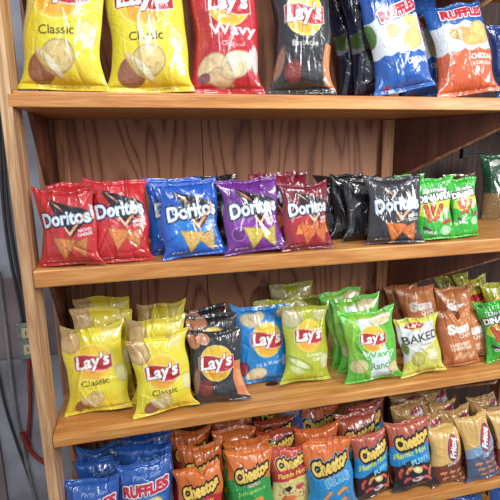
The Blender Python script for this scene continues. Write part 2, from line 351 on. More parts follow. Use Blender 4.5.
        if kind == 'chili': A.ell(.2, .88, .12, .1, (90, 26, 110), 0, .7); A.ring(.2, .88, .11, .012, (200, 160, 210), .8)
        A.tri(.75, .96, .2, -20, [v * .92 for v in c1]); A.tri(.47, .93, .23, 8, c1)
        A.text('NET WT 2 3/4 OZ', .24, a - .09, .22, .025, (220, 214, 220), 0, 0, 0, 0)
    elif kind in ('dinamita', 'dinamita_wide'):
        A = Art(nx, ny, a, (52, 196, 48))
        for i in range(9): A.line([(.1 * i + .05, 0), (.1 * i - .02 + .03 * (i % 2), a)], .03, (34, 158, 44), .6)
        A.poly([(.1, .62), (.95, .5), (1., .72), (.7, .9), (.3, 1.0), (.02, .86)], (214, 222, 50), .95)
        A.ell(.12, .1, .07, .05, (30, 90, 40)); A.text('Doritos', .5, .3, .6, .11, (226, 230, 230), 4, 0, 0, .03, outs=((6, (24, 40, 40)),))
        A.text('DINAMITA', .5, .48, .9, .17, (244, 244, 240), 6, .15, 0, .06, outs=((9, (26, 26, 30)),))
        for (x0, y0, x1, y1) in ((.28, 1.02, .4, .66), (.44, 1., .62, .7), (.2, .7, .28, .92)): A.line([(x0, y0), (x1, y1)], .12, (180, 50, 26)); A.line([(x0, y0), (x1, y1)], .07, (222, 84, 40))
        A.line([(.66, 1.1), (.84, 1.04)], .09, (196, 54, 30)); A.line([(.14, 1.18), (.3, 1.28)], .08, (90, 40, 90)); A.text('CHILE', .3, 1.3, .3, .07, W_, -10, 0, 0, .03)
        A.text('LIMON', .74, .82, .26, .06, W_, 8, 0, 0, .03, outs=((4, (180, 40, 30)),)); A.ell(.72, 1.28, .14, .12, (214, 236, 214), 0, .8)
    elif kind == 'vinegar':
        A = Art(nx, ny, a, (26, 134, 220)); sunburst(A, .58, .56, .95)
        A.chip(.28, .22, .2, .12, -10, (226, 206, 160)); A.chip(.44, .16, .12, .08, 20, (232, 214, 170)); A.chip(.9, .12, .12, .08, 20, (206, 180, 140))
        A.text('Salt & Vinegar', .6, .98, .5, .085, (226, 240, 250), 8, 0, 0, .01)
        A.ell(.1, 1.06, .12, .13, (120, 40, 60)); A.ell(.1, 1.06, .09, .1, (160, 60, 76)); A.chip(.36, 1.16, .2, .12, 12, (236, 214, 170)); A.ell(.92, .95, .05, .1, (220, 190, 220), 0, .8)
    elif kind == 'lime':
        A = Art(nx, ny, a, (184, 194, 40)); A.ell(.5, .9, .5, .4, (196, 206, 50), 0, .7, 14)
        A.chip(.16, .2, .2, .2, 20, (196, 188, 130)); A.chip(.78, .16, .2, .14, -10, (206, 200, 130)); sunburst(A, .5, .56, .95)
        A.text('Limon', .62, .92, .36, .08, (236, 240, 220), 0, 0, 0, .02); A.text('CHIPS', .68, 1.02, .24, .06, (236, 240, 220), 0, 0, 0, .02)
        A.ell(.28, 1.08, .3, .09, (120, 160, 40), -25); A.ell(.28, 1.08, .25, .06, (226, 232, 170), -25); A.ell(.22, 1.2, .14, .06, (210, 220, 150), -25); A.chip(.88, 1.08, .12, .16, 10, (222, 220, 160))
    elif kind == 'ranchwavy':
        A = Art(nx, ny, a, (84, 196, 44)); A.ell(.42, .62, .44, .62, (150, 214, 56), 10, .9, 3); A.ell(.5, .7, .34, .5, (84, 196, 44), 10, .9, 3)
        A.poly([(.26, .14), (.62, .12), (.64, .34), (.8, .8), (.86, 1.3), (.4, 1.32), (.44, .9), (.3, .36)], (222, 232, 238)); A.ring(.3, .6, .2, .02, (200, 230, 90), .8)
        A.chip(.72, .17, .22, .11, 6, (218, 204, 150)); sunburst(A, .52, .52, .8)
        A.text('Wavy', .6, .84, .62, .16, (92, 200, 96), 2, 0, 0, .03, outs=((4, (236, 244, 240)),)); A.text('Ranch', .64, 1.04, .44, .14, (60, 150, 60), 4, 0, 0, .02, outs=((3, (236, 244, 240)),))
        A.chip(.2, 1.02, .18, .14, 0, (214, 206, 140)); A.chip(.9, 1.12, .14, .12, 0, (214, 206, 140))
    elif kind == 'baked':
        A = Art(nx, ny, a, (216, 218, 216)); A.below(lambda x: 1.0 - .5 * x, (214, 212, 64), .9)
        A.poly([(0, 0), (1, 0), (1, .12), (.0, .16)], (212, 214, 80)); A.poly([(.86, 0), (1, 0), (1, a), (.96, a)], (206, 214, 50))
        A.ell(.4, .17, .2, .11, (250, 200, 50)); A.ell(.4, .17, .22, .07, Rd, 4); A.text("Lay's", .4, .17, .3, .1, W_, 6, .1, 0, .04)
        A.text('BAKED', .52, .45, .92, .19, (70, 66, 70), 4, 0, 0, .02); A.text('ORIGINAL', .6, .62, .34, .05, (110, 110, 110), 3, 0, 0, 0)
        A.chip(.34, .92, .16, .17, 10, (196, 190, 90)); A.chip(.74, .88, .17, .16, -10, (226, 216, 160)); A.ell(.08, .66, .07, .14, (110, 130, 50), 0, .9); A.ell(.5, a - .08, .4, .07, (230, 190, 60), 0, .7, 4)
    elif kind == 'sun':
        A = Art(nx, ny, a, (190, 104, 54)); A.ell(.6, .35, .45, .3, (206, 120, 50), 0, .7, 12); A.ell(.5, 1.05, .5, .3, (214, 118, 62), 0, .8, 10)
        A.text('Sun', .5, .5, .62, .27, (236, 232, 226), 2, 0, 0, .07); A.text('CHIPS', .66, .7, .38, .11, (226, 214, 200), 0, 0, 0, .03)
        A.text('HARVEST', .48, .9, .56, .085, (240, 226, 206), 0, 0, 0, .04); A.text('CHEDDAR', .5, 1.0, .6, .085, (240, 226, 206), 0, 0, 0, .04)
        for i in range(3): A.ell(.38 + .2 * i, 1.18 + .02 * i, .13, .06, (236, 186, 140), 30, .9); A.line([(.3 + .2 * i, 1.2), (.46 + .2 * i, 1.16)], .01, (206, 140, 90))
        A.ell(.1, .12, .08, .08, (220, 200, 190), 0, .7)
    elif kind == 'goldgreen':
        A = Art(nx, ny, a, (178, 178, 44)); A.below(wave(.35, .02, 8), (160, 150, 30)); A.ell(.5, .6, .26, .26, (236, 200, 50)); A.ell(.5, .6, .3, .12, Rd); A.ell(.8, .25, .12, .1, (120, 110, 40))
    elif kind == 'crunchy':
        A = Art(nx, ny, a, (224, 108, 36)); A.below(wave(.62, .05, 5, 2.), (196, 26, 36)); puff_logo(A, .52, .46, .95, 12)
        A.text('CRUNCHY', .55, .75, .5, .1, (250, 220, 60), 8, 0, 0, .04); A.line([(.3, 1.0), (.7, .9)], .12, (240, 140, 40)); A.line([(.2, 1.2), (.6, 1.15)], .12, (240, 140, 40))
    elif kind == 'jalapeno':
        A = Art(nx, ny, a, (228, 112, 38)); A.below(wave(.56, .05, 5, 2.6), (34, 160, 66)); puff_logo(A, .54, .45, .95, 12)
        A.text('CHEDDAR', .56, .68, .3, .05, (220, 40, 40), 8, 0, 0, .03, outs=((5, W_),)); A.text('Jalapeno', .5, .82, .66, .11, (150, 220, 90), 8, .2, 0, .02); A.line([(.3, 1.1), (.7, 1.0)], .12, (240, 140, 40)); A.line([(.2, 1.3), (.6, 1.25)], .12, (240, 140, 40))
    elif kind == 'fantastix':
        A = Art(nx, ny, a, (206, 66, 50)); puff_logo(A, .56, .38, 1.0, 14, (226, 220, 190)); A.below(lambda x: .6 - .12 * x, (206, 34, 60)); A.below(lambda x: .86 - .12 * x, (226, 214, 130))
        A.text('Flamin Hot', .5, .66, .72, .12, (232, 226, 60), 8, .2, 0, .03); A.text('Puffs', .6, .8, .4, .08, (232, 226, 60), 8, .2, 0, .03); A.poly([(.26, .98), (.4, .92), (.5, 1.0), (.38, 1.08)], (30, 24, 30)); A.speck(.55, 1.15, .4, .2, (200, 60, 80), 18, .03, 9); A.ell(.7, 1.0, .12, .06, (210, 60, 70), 20); A.ell(.4, 1.25, .2, .08, (230, 120, 60))
    elif kind == 'puffs':
        A = Art(nx, ny, a, (232, 106, 36)); A.below(wave(.46, .07, 4.5, 1.8), (24, 142, 214)); puff_logo(A, .52, .46, .98, 14, (120, 170, 210))
        A.text('PUFFS', .62, .76, .5, .15, (70, 200, 250), 12, 0, 0, .02, outs=((8, (226, 240, 250)), (4, (20, 80, 170))))
        for (x0, y0, x1, y1) in ((.3, 1.15, .45, 1.0), (.62, 1.05, .8, .98), (.2, 1.3, .4, 1.32), (.6, 1.28, .78, 1.2)): A.line([(x0, y0), ((x0 + x1) / 2 + .04, (y0 + y1) / 2 - .05), (x1, y1)], .085, (216, 120, 50)); A.line([(x0, y0), ((x0 + x1) / 2 + .04, (y0 + y1) / 2 - .05), (x1, y1)], .045, (244, 170, 100))
        A.speck(.5, 1.15, .4, .25, (210, 236, 250), 10, .014, 4)
    elif kind == 'hotpuffs':
        A = Art(nx, ny, a, (190, 82, 58)); A.below(wave(.5, .06, 5, 2.4), (24, 140, 214)); A.below(wave(.9, .06, 8, 1.), (34, 26, 36)); puff_logo(A, .54, .42, .98, 12, (70, 60, 90))
        A.text('Flamin Hot', .46, .68, .8, .12, (204, 226, 60), 10, .2, 0, .03); A.text('PUFFS', .66, .86, .46, .12, (120, 214, 246), 12, 0, 0, .04)
        for (x, y, an, c) in ((.16, 1.12, 70, (206, 60, 46)), (.36, 1.06, 40, (226, 120, 60)), (.72, 1.05, -20, (214, 80, 60)), (.9, 1.16, 60, (220, 100, 60)), (.3, 1.28, 20, (196, 50, 60)), (.78, 1.3, -30, (210, 70, 60))):
            dx = .085 * math.cos(math.radians(an)); dy = -.085 * math.sin(math.radians(an)); P = [(x - dx, y - dy), (x + dy * .35, y - dx * .35), (x + dx, y + dy)]
            A.line(P, .085, [v * .7 for v in c]); A.line(P, .055, c); A.line([(p[0] - .012, p[1] - .012) for p in P], .018, [min(255, v + 60) for v in c], .8)
        A.ell(.56, 1.06, .12, .07, (232, 216, 130), -15); A.ell(.54, 1.05, .06, .03, (250, 240, 190), -15); A.ell(.54, 1.27, .14, .06, (220, 216, 220), 10); A.ell(.5, 1.26, .06, .03, (190, 70, 90), 10)
    elif kind == 'hotred':
        A = Art(nx, ny, a, (178, 64, 34)); puff_logo(A, .55, .3, .9, 12, (60, 20, 30)); A.below(wave(.6, .05, 5), (60, 30, 70))
    elif kind in ('corn_brown', 'corn_slate', 'corn_red', 'corn_gold'):
        A = Art(nx, ny, a, (224, 178, 96)); lo = {'corn_brown': (120, 54, 34), 'corn_slate': (74, 92, 126), 'corn_red': (150, 36, 44), 'corn_gold': (150, 50, 44)}[kind]
        if kind == 'corn_gold': A.c[:] = (202, 154, 86)
        if kind == 'corn_slate': A.below(lambda x: .82 - .25 * x, (130, 160, 196)); A.below(lambda x: 1.06 - .25 * x, lo)
        else: A.below(lambda x: 1.02 - .14 * x, lo)
        corn_logo(A, .64 if kind != 'corn_gold' else .66, .58 if kind != 'corn_gold' else .34, 1.05, {'corn_brown': 80, 'corn_gold': 20}.get(kind, 66))
        if kind != 'corn_gold': A.text('HONEY BBQ' if kind == 'corn_brown' else 'CORN CHIPS', .66, .96, .5, .09, (238, 224, 206), 12, 0, 0, .03)
        R = random.Random(3)
        for i in range(9 if kind != 'corn_gold' else 0):
            x = .25 + .27 * (i % 3) + .06 * (i // 3); y = 1.2 + .15 * (i // 3); 
            A.line([(x - .07, y), (x - .02, y - .03), (x + .03, y + .01), (x + .09, y - .02)], .06, (206, 120, 74)); A.line([(x - .06, y - .01), (x + .08, y - .03)], .02, (236, 168, 120))
    elif kind == 'green_large':
        A = Art(nx, ny, a, (24, 92, 56)); A.below(wave(.9, .03, 6), (170, 128, 70)); A.ell(.3, .2, .12, .08, (200, 210, 200), 20)
    else:
        A = Art(nx, ny, a, (110, 84, 44)); A.ell(.5, .5, .3, .2, (130, 110, 40), 0, .7, 6); A.below(wave(.85, .03, 6), (80, 54, 40))
    # seal ends: faint bars
    g = A.c.mean(2, keepdims=True); return np.clip((A.c * .9 + g * .1) * .93 + 5, 0, 255)
SEAL = .045

# ------------------------------------------------------------ bag geometry
def bag_surface(s, t, side, q, rnd):
    """s -1..1 across, t 0..1 up. returns x, y, z arrays (side +1 = front)"""
    W, H, T = q['W'], q['H'], q['T']
    pb = 1 - (1 - np.clip((t - SEAL) / .30, 0, 1)) ** 2; pt = 1 - (1 - np.clip((1 - SEAL - t) / .50, 0, 1)) ** 2
    prof = np.sqrt(np.clip(pb * pt, 0, 1))
    lens = np.clip(1 - np.abs(s) ** 2.3, 0, 1) ** .72
    th = T / 2 * prof ** .85 * lens + .0007 * (np.abs(s) < 1)
    w = W / 2 * (1 - .075 * prof * q['pinch'] + .012 * np.sin(t * 17 + q['ph']) * prof)
    x = s * w
    z = t * H
    sag = q['sag']
    z = z + H * (sag * (1 - s * s) * t ** 5 * -.05 + .012 * np.sin(s * q['f1'] + q['ph']) * t ** 6 - .0 * (1 - t))
    z = z + H * q['notch'] * -.16 * np.exp(-((s - q['ns']) / .16) ** 2) * np.clip((t - .6) / .4, 0, 1) ** 2
    eL = q['earL'] * np.clip(-s, 0, 1) ** 4; eR = q['earR'] * np.clip(s, 0, 1) ** 4; tt = np.clip((t - .72) / .28, 0, 1) ** 2
    z = z + .012 * (eL + eR) * tt; x = x + .009 * (eR - eL) * tt
    bt = np.clip(1 - t / .25, 0, 1) ** 2; x = x + s * np.abs(s) ** 3 * bt * .006 * (q['earR'] + q['earL'] + 1); z = z + (1 - np.abs(s) ** 2) * bt * .003
    x = x + .004 * np.sin(t * 9 + q['ph'] * 3) * np.abs(s) ** 3
    bot = np.clip(1 - t / .12, 0, 1)
    y = -side * th
    y = y + q['flop'] * H * np.clip(t - .80, 0, 1) ** 1.6 * 2.0
    y = y + (q['curl'] * .03 * np.sin(s * 2.2 + q['ph'])) * np.clip((t - .55) / .45, 0, 1) ** 2
    y = y + .012 * np.sin(s * 3.1 + q['ph'] * 2) * bot * .6
    mask = (1 - np.abs(s) ** 8) * np.clip((t - .0) / SEAL, 0, 1) ** .5
    inb = np.clip((t - SEAL) * 9, 0, 1) * np.clip((1 - SEAL - t) * 9, 0, 1)
    d = 0 * s
    for (s0, m, ln, wd, am) in rnd['top']: d = d + am * np.exp(-np.abs(s - s0 - m * (1 - t)) / wd) * np.exp(-((1 - t) / ln) ** 1.5)
    for (s0, m, ln, wd, am) in rnd['bot']: d = d + am * np.exp(-np.abs(s - s0 - m * t) / wd) * np.exp(-(t / ln) ** 1.5)
    for (s0, t0, an, ln, wd, am) in rnd['cr']:
        u = (s - s0) * math.cos(an) + (t - t0) * 1.4 * math.sin(an); v = -(s - s0) * math.sin(an) + (t - t0) * 1.4 * math.cos(an)
        v = v + .12 * u * u
        d = d + am * inb * np.exp(-np.abs(v) / wd) * np.exp(-(u / ln) ** 4)
    for (fa, fb, p1, am) in rnd['lo']: d = d + am * inb * np.sin(fa * s + fb * t * 1.4 + p1)
    y = y - side * d * mask
    return x, y, z
def rand_params(seed, k=1.):
    R = random.Random(seed); A = .0042 * k
    sg = lambda: R.choice((-1, 1, 1))
    return {'top': [(R.uniform(-.95, .95), R.uniform(-1.2, 1.2), R.uniform(.14, .34), R.uniform(.03, .075), sg() * R.uniform(.5, 1.2) * A) for _ in range(10)],
            'bot': [(R.uniform(-.95, .95), R.uniform(-1.3, 1.3), R.uniform(.1, .26), R.uniform(.03, .07), sg() * R.uniform(.5, 1.2) * A) for _ in range(10)],
            'cr': [(R.uniform(-.8, .8), R.uniform(.1, .95), R.uniform(0, 3.14), R.uniform(.1, .38), R.uniform(.025, .05), sg() * R.uniform(.35, .9) * A) for _ in range(18)],
            'lo': [(R.uniform(-9, 9), R.uniform(-9, 9), R.uniform(0, 6), R.uniform(.15, .35) * A) for _ in range(4)]}
def grid_faces(nx, ny, off, flip):
    i = np.arange(nx - 1)[None, :] + nx * np.arange(ny - 1)[:, None] + off
    q = np.stack([i, i + 1, i + 1 + nx, i + nx], -1).reshape(-1, 4)
    return q[:, ::-1] if flip else q
def fast_mesh(name, sheets, mat):
    V = np.concatenate([s[0] for s in sheets]); Fq = []; off = 0; C = np.concatenate([s[1] for s in sheets])
    for (v, c, nx, ny, flip) in sheets: Fq.append(grid_faces(nx, ny, off, flip)); off += len(v)
    Fq = np.concatenate(Fq).astype(np.int32)
    me = bpy.data.meshes.new(name); me.vertices.add(len(V)); me.vertices.foreach_set('co', V.astype(np.float32).ravel())
    me.loops.add(Fq.size); me.loops.foreach_set('vertex_index', Fq.ravel()); me.polygons.add(len(Fq))
    me.polygons.foreach_set('loop_start', np.arange(0, Fq.size, 4, dtype=np.int32)); me.polygons.foreach_set('loop_total', np.full(len(Fq), 4, np.int32))
    me.polygons.foreach_set('use_smooth', np.ones(len(Fq), bool))
    at = me.attributes.new('print', 'FLOAT_COLOR', 'POINT'); at.data.foreach_set('color', np.concatenate([lin(C), np.ones((len(C), 1))], 1).astype(np.float32).ravel())
    me.update(calc_edges=True); me.materials.append(mat); return me
_art = {}
def build_bag(name, kind, X, Y, z, yaw, W, H, lean, roll, T, seed, label, cat, group, fine, opt):
    R = random.Random(seed * 7 + 1); big_ = bool(opt.get('big'))
    nx, ny = (150, 200) if opt.get('big') else ((124, 170) if fine else (70, 96))
    q = dict(W=W, H=H, T=T, pinch=R.uniform(.9, 1.5), ph=R.uniform(0, 6), f1=R.uniform(3, 7), sag=R.uniform(-.5, 1.), notch=0., ns=R.uniform(-.4, .4),
             flop=R.uniform(-.25, .3), curl=R.uniform(-.6, .6), earL=R.uniform(-.2, .9), earR=R.uniform(-.2, .9))
    q.update({k: v for k, v in opt.items() if k in q})
    rnd = rand_params(seed, opt.get('crumple', .7 if big_ else 1.))
    a = H / W; key = (kind, nx, ny, round(a, 2))
    if key not in _art: _art[key] = art(kind, nx, ny, a)
    C = _art[key]; base = C[ny // 2, 2] * .5 + C[int(ny * .8), 2] * .5
    root = empty(name, (0, 0, 0))
    root.location = (X, Y, z + W / 2 * abs(math.sin(roll)) * math.cos(lean) + .0015)
    root.rotation_mode = 'YXZ'; root.rotation_euler = (-lean, roll, yaw)
    tag(root, label, cat, group)
    js = int(round(SEAL * (ny - 1)))
    t_all = np.linspace(0, 1, ny); s_all = np.linspace(-1, 1, nx)
    def sheets(j0, j1, crimp):
        out = []
        for side, n in ((1, nx), (-1, 17)):
            s = s_all if side == 1 else np.linspace(-1, 1, n); S, Tt = np.meshgrid(s, t_all[j0:j1 + 1])
            x, y, zz = bag_surface(S, Tt, side, q, rnd)
            if crimp: y = y - side * .0006 * (1 + np.sin(Tt * H / .0032 * 2 * math.pi * .5)) * (np.abs(S) < 1)
            v = np.stack([x, y, zz], -1).reshape(-1, 3)
            if side == 1: c = C[j0:j1 + 1].reshape(-1, 3)
            else:
                c = np.repeat(C[j0:j1 + 1, 1:2], n, 1).reshape(-1, 3)
            out.append((v, c, n, j1 - j0 + 1, side == -1))
        return out
    mt = M_matte if kind in ('sun', 'baked') else M_film
    for nm, j0, j1, cr in (('pouch', js, ny - 1 - js, False), ('bottom_seal', 0, js, True), ('top_seal', ny - 1 - js, ny - 1, True)):
        me = fast_mesh(nm, sheets(j0, j1, cr), mt); o = bpy.data.objects.new(nm, me); col.objects.link(o); o.parent = root
    return root

# ------------------------------------------------------------ the setting
def struct(o): o['kind'] = 'structure'; return o
YB = .38
w_ = struct(box('wall_back', (-2.2, .62, -.95), (1.25, .70, 2.2), M_wall, None, 0))
struct(box('floor', (-2.5, -3.2, -1.0), (3.4, 1.9, -.95), M_floor, None, 0))
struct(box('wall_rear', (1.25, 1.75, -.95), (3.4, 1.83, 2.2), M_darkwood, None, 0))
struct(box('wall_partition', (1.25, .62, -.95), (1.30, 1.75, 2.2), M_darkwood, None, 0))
# raised dusty boards on the wall left of the shelves
struct(box('trim_1', (-.72, .60, -.95), (-.325, .62, 2.2), M_pinkpanel, None, .003))
struct(box('trim_2', (-.29, .612, -.02), (-.02, .62, .30), M_pinkpanel, None, .003))

# ------------------------------------------------------------ shelving unit
unit = empty('shelving_unit', (0, 0, -.95)); tag(unit, 'open pine shelving unit holding rows of chip bags against a plywood back', 'shelving unit')
def U(o): o.parent = unit; o.location = (0, 0, .95); return o
def uxyz(name, a, b, mat, bev=.002): return U(box(name, a, b, mat, unit, bev))
XR = 1.78
for x0 in (-.0226 - .004, XR):
    uxyz('post', (x0, 0, -.95), (x0 + .0266, .10, 1.5), M_post, .0025)
    uxyz('post', (x0, YB - .03, -.95), (x0 + .0266, YB + .02, 1.5), M_batten, .0025)
boards = []
for z, th in ((.888, .037), (.461, .0445), (0, .0335), (-.439, .036), (-.86, .036), (1.31, .04)):
    b_ = uxyz('shelf_board', (.0006, .009 if z == .888 else 0, z - th), (XR - .0006, YB - .001, z), M_board, .004); boards.append(b_)
uxyz('edge_strip', (-.008, -.0005, .851), (XR - .0006, .0088, .8805), M_board, .002)
uxyz('back_panel', (.012, YB, -.9), (.4885, YB + .009, 1.45), M_ply, .001)
uxyz('back_panel', (.4915, YB, -.9), (1.222, YB + .009, 1.45), M_ply, .001)
for x0, wd in ((.030, .034), (1.154, .055)):
    for z0, z1 in ((.8882, 1.269), (.4612, .850), (.0002, .4155), (-.4388, -.034), (-.8598, -.4755)):
        uxyz('batten', (x0, YB - .02, z0), (x0 + wd, YB - .0005, z1), M_batten, .002)
for z, th in ((.88, .029), (.461, .0445), (0, .0335), (-.439, .036), (1.30, .03)):
    zt = z - th - .0005
    U(prism('gusset', [(.018, .13, zt), (.018, YB - .025, zt), (.018, YB - .025, zt - .27), (.018, YB - .06, zt - .27)], (-.014, 0, 0), M_gusset, unit))
    U(prism('gusset', [(1.215, YB - .012, zt), (1.215, YB - .012, zt - .215), (1.44, -.0 + .02, zt - .012), (1.44, .02, zt)], (-.016, -.010, 0), M_gusset, unit))
    U(prism('gusset_edge', [(1.214, YB - .013, zt - .2155), (1.4395, .019, zt - .0125), (1.4395, .019, zt - .0205), (1.214, YB - .013, zt - .2235)], (-.017, -.011, 0), M_batten, unit))
# dark knot in the third board
V = []; F = []
n = 28
for k in range(n):
    a = 2 * math.pi * k / n; V.append((.022 * math.cos(a), .0125 * math.sin(a), 0.0))
for k in range(n):
    a = 2 * math.pi * k / n; V.append((.019 * math.cos(a), .0105 * math.sin(a), .0022))
for k in range(n):
    a = 2 * math.pi * k / n; V.append((.013 * math.cos(a), .007 * math.sin(a), .0012))
for r in (0, 1):
    for k in range(n): F.append((r * n + k, r * n + (k + 1) % n, (r + 1) * n + (k + 1) % n, (r + 1) * n + k))
F.append(tuple(range(2 * n, 3 * n))); F.append(tuple(range(n))[::-1])
kn = mesh_obj('wooden_disc', V, F, M_knot, None, True); kn.location = (0.6521, 0.1181, 0.0004); tag(kn, 'small dark brown oval disc lying on the third shelf before the blue bag', 'disc')

# ------------------------------------------------------------ outlet, cords and pipes on the wall at left
ob = empty('outlet_box', (-.150, .60, .13)); tag(ob, 'grey metal outlet box on the wall behind the left post', 'electrical outlet')
ob.location = (-.158, .62, .055)
box('housing', (-.048, -.030, -.07), (.048, -.0002, .07), M_steel, ob, .004)
box('cover_plate', (-.050, -.034, -.072), (.050, -.0302, .072), M_steel, ob, .002)
for dz in (.033, -.033):
    r = box('receptacle', (-.032, -.038, dz - .02), (.012, -.0342, dz + .02), M_cream, ob, .004)
    for dx in (-.018, -.002): box('slot', (dx - .0018, -.0388, dz - .008), (dx + .0018, -.0381, dz + .008), M_dark, r, 0)

cd = tube('power_cord', [(-0.1734, 0.598, 0.0054), (-0.1857, 0.598, -0.0761), (-0.1902, 0.598, -0.1517), (-0.1993, 0.598, -0.2364), (-0.2195, 0.598, -0.3563), (-0.2161, 0.598, -0.3927)], .0075, M_cord); tag(cd, 'red power cord hanging down from the outlet box', 'cord')
cd = tube('power_cord', [(-0.2346, 0.585, -0.3185), (-0.2203, 0.585, -0.3876), (-0.1893, 0.585, -0.443), (-0.1489, 0.585, -0.4875), (-0.1151, 0.585, -0.5314)], .009, M_cord); tag(cd, 'dark red cord crossing diagonally under the outlet and behind the post', 'cord')
cd = tube('electric_cable', [(-0.1583, 0.592, 1.0582), (-0.1689, 0.592, 0.864), (-0.1841, 0.592, 0.6251), (-0.1827, 0.592, 0.4078), (-0.1702, 0.592, 0.2161), (-0.1693, 0.592, 0.1291)], .006, M_cable); tag(cd, 'dark grey cable running down the wall beside the left post to the outlet', 'cable')
cd = tube('electric_cable', [(-0.1706, 0.592, 1.0579), (-0.1783, 0.592, 0.864), (-0.197, 0.592, 0.6255), (-0.1993, 0.592, 0.4089), (-0.1872, 0.592, 0.2177), (-0.1831, 0.592, 0.1305)], .006, M_cable); tag(cd, 'dark cable next to the first one, slightly further left', 'cable')
cd = tube('electric_cable', [(-0.2447, 0.594, 0.337), (-0.245, 0.594, 0.1048), (-0.2501, 0.594, -0.183), (-0.2362, 0.594, -0.4494), (-0.2164, 0.594, -0.6869)], .007, M_pipe); tag(cd, 'pale cable running down the lower wall left of the red cord', 'cable')
cd = tube('electric_cable', [(-0.2948, 0.594, 0.0306), (-0.2849, 0.594, -0.1775), (-0.2623, 0.594, -0.3547), (-0.2313, 0.594, -0.5421), (-0.2138, 0.594, -0.7358)], .006, M_cable); tag(cd, 'dark thin cable curving down the lower left corner of the wall', 'cable')
# rack behind, seen past the right bracket
rk = empty('storage_rack', (1.5, 1.0, -.95)); tag(rk, 'dark wooden rack in shadow behind the right end of the shelves', 'rack')
def RK(nm, a, b): o = box(nm, a, b, M_darkwood, rk, .003); o.location = (-1.5, -1.0, .95); return o
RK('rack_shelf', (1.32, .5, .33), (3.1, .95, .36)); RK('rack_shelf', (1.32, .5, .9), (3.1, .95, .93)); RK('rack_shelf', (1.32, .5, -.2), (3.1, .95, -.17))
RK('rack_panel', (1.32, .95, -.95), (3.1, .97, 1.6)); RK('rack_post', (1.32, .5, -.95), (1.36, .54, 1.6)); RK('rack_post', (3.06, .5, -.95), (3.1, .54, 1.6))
hk = empty('display_hook', (1.7177, 0.62, 0.7285)); tag(hk, 'dark metal display hook hanging in the rack behind the right bracket', 'hook')
hkp = [tuple(np.array(p) - np.array((1.7177, 0.62, 0.7285))) for p in [(1.7137, 0.62, 0.7153), (1.7446, 0.62, 0.7237), (1.7868, 0.62, 0.7275), (1.8307, 0.62, 0.7179), (1.8683, 0.62, 0.7218)]]
tube('rod', hkp, .006, M_dark, hk); box('bracket_plate', (-.02, -.012, -.03), (.012, .012, .02), M_dark, hk, .004)

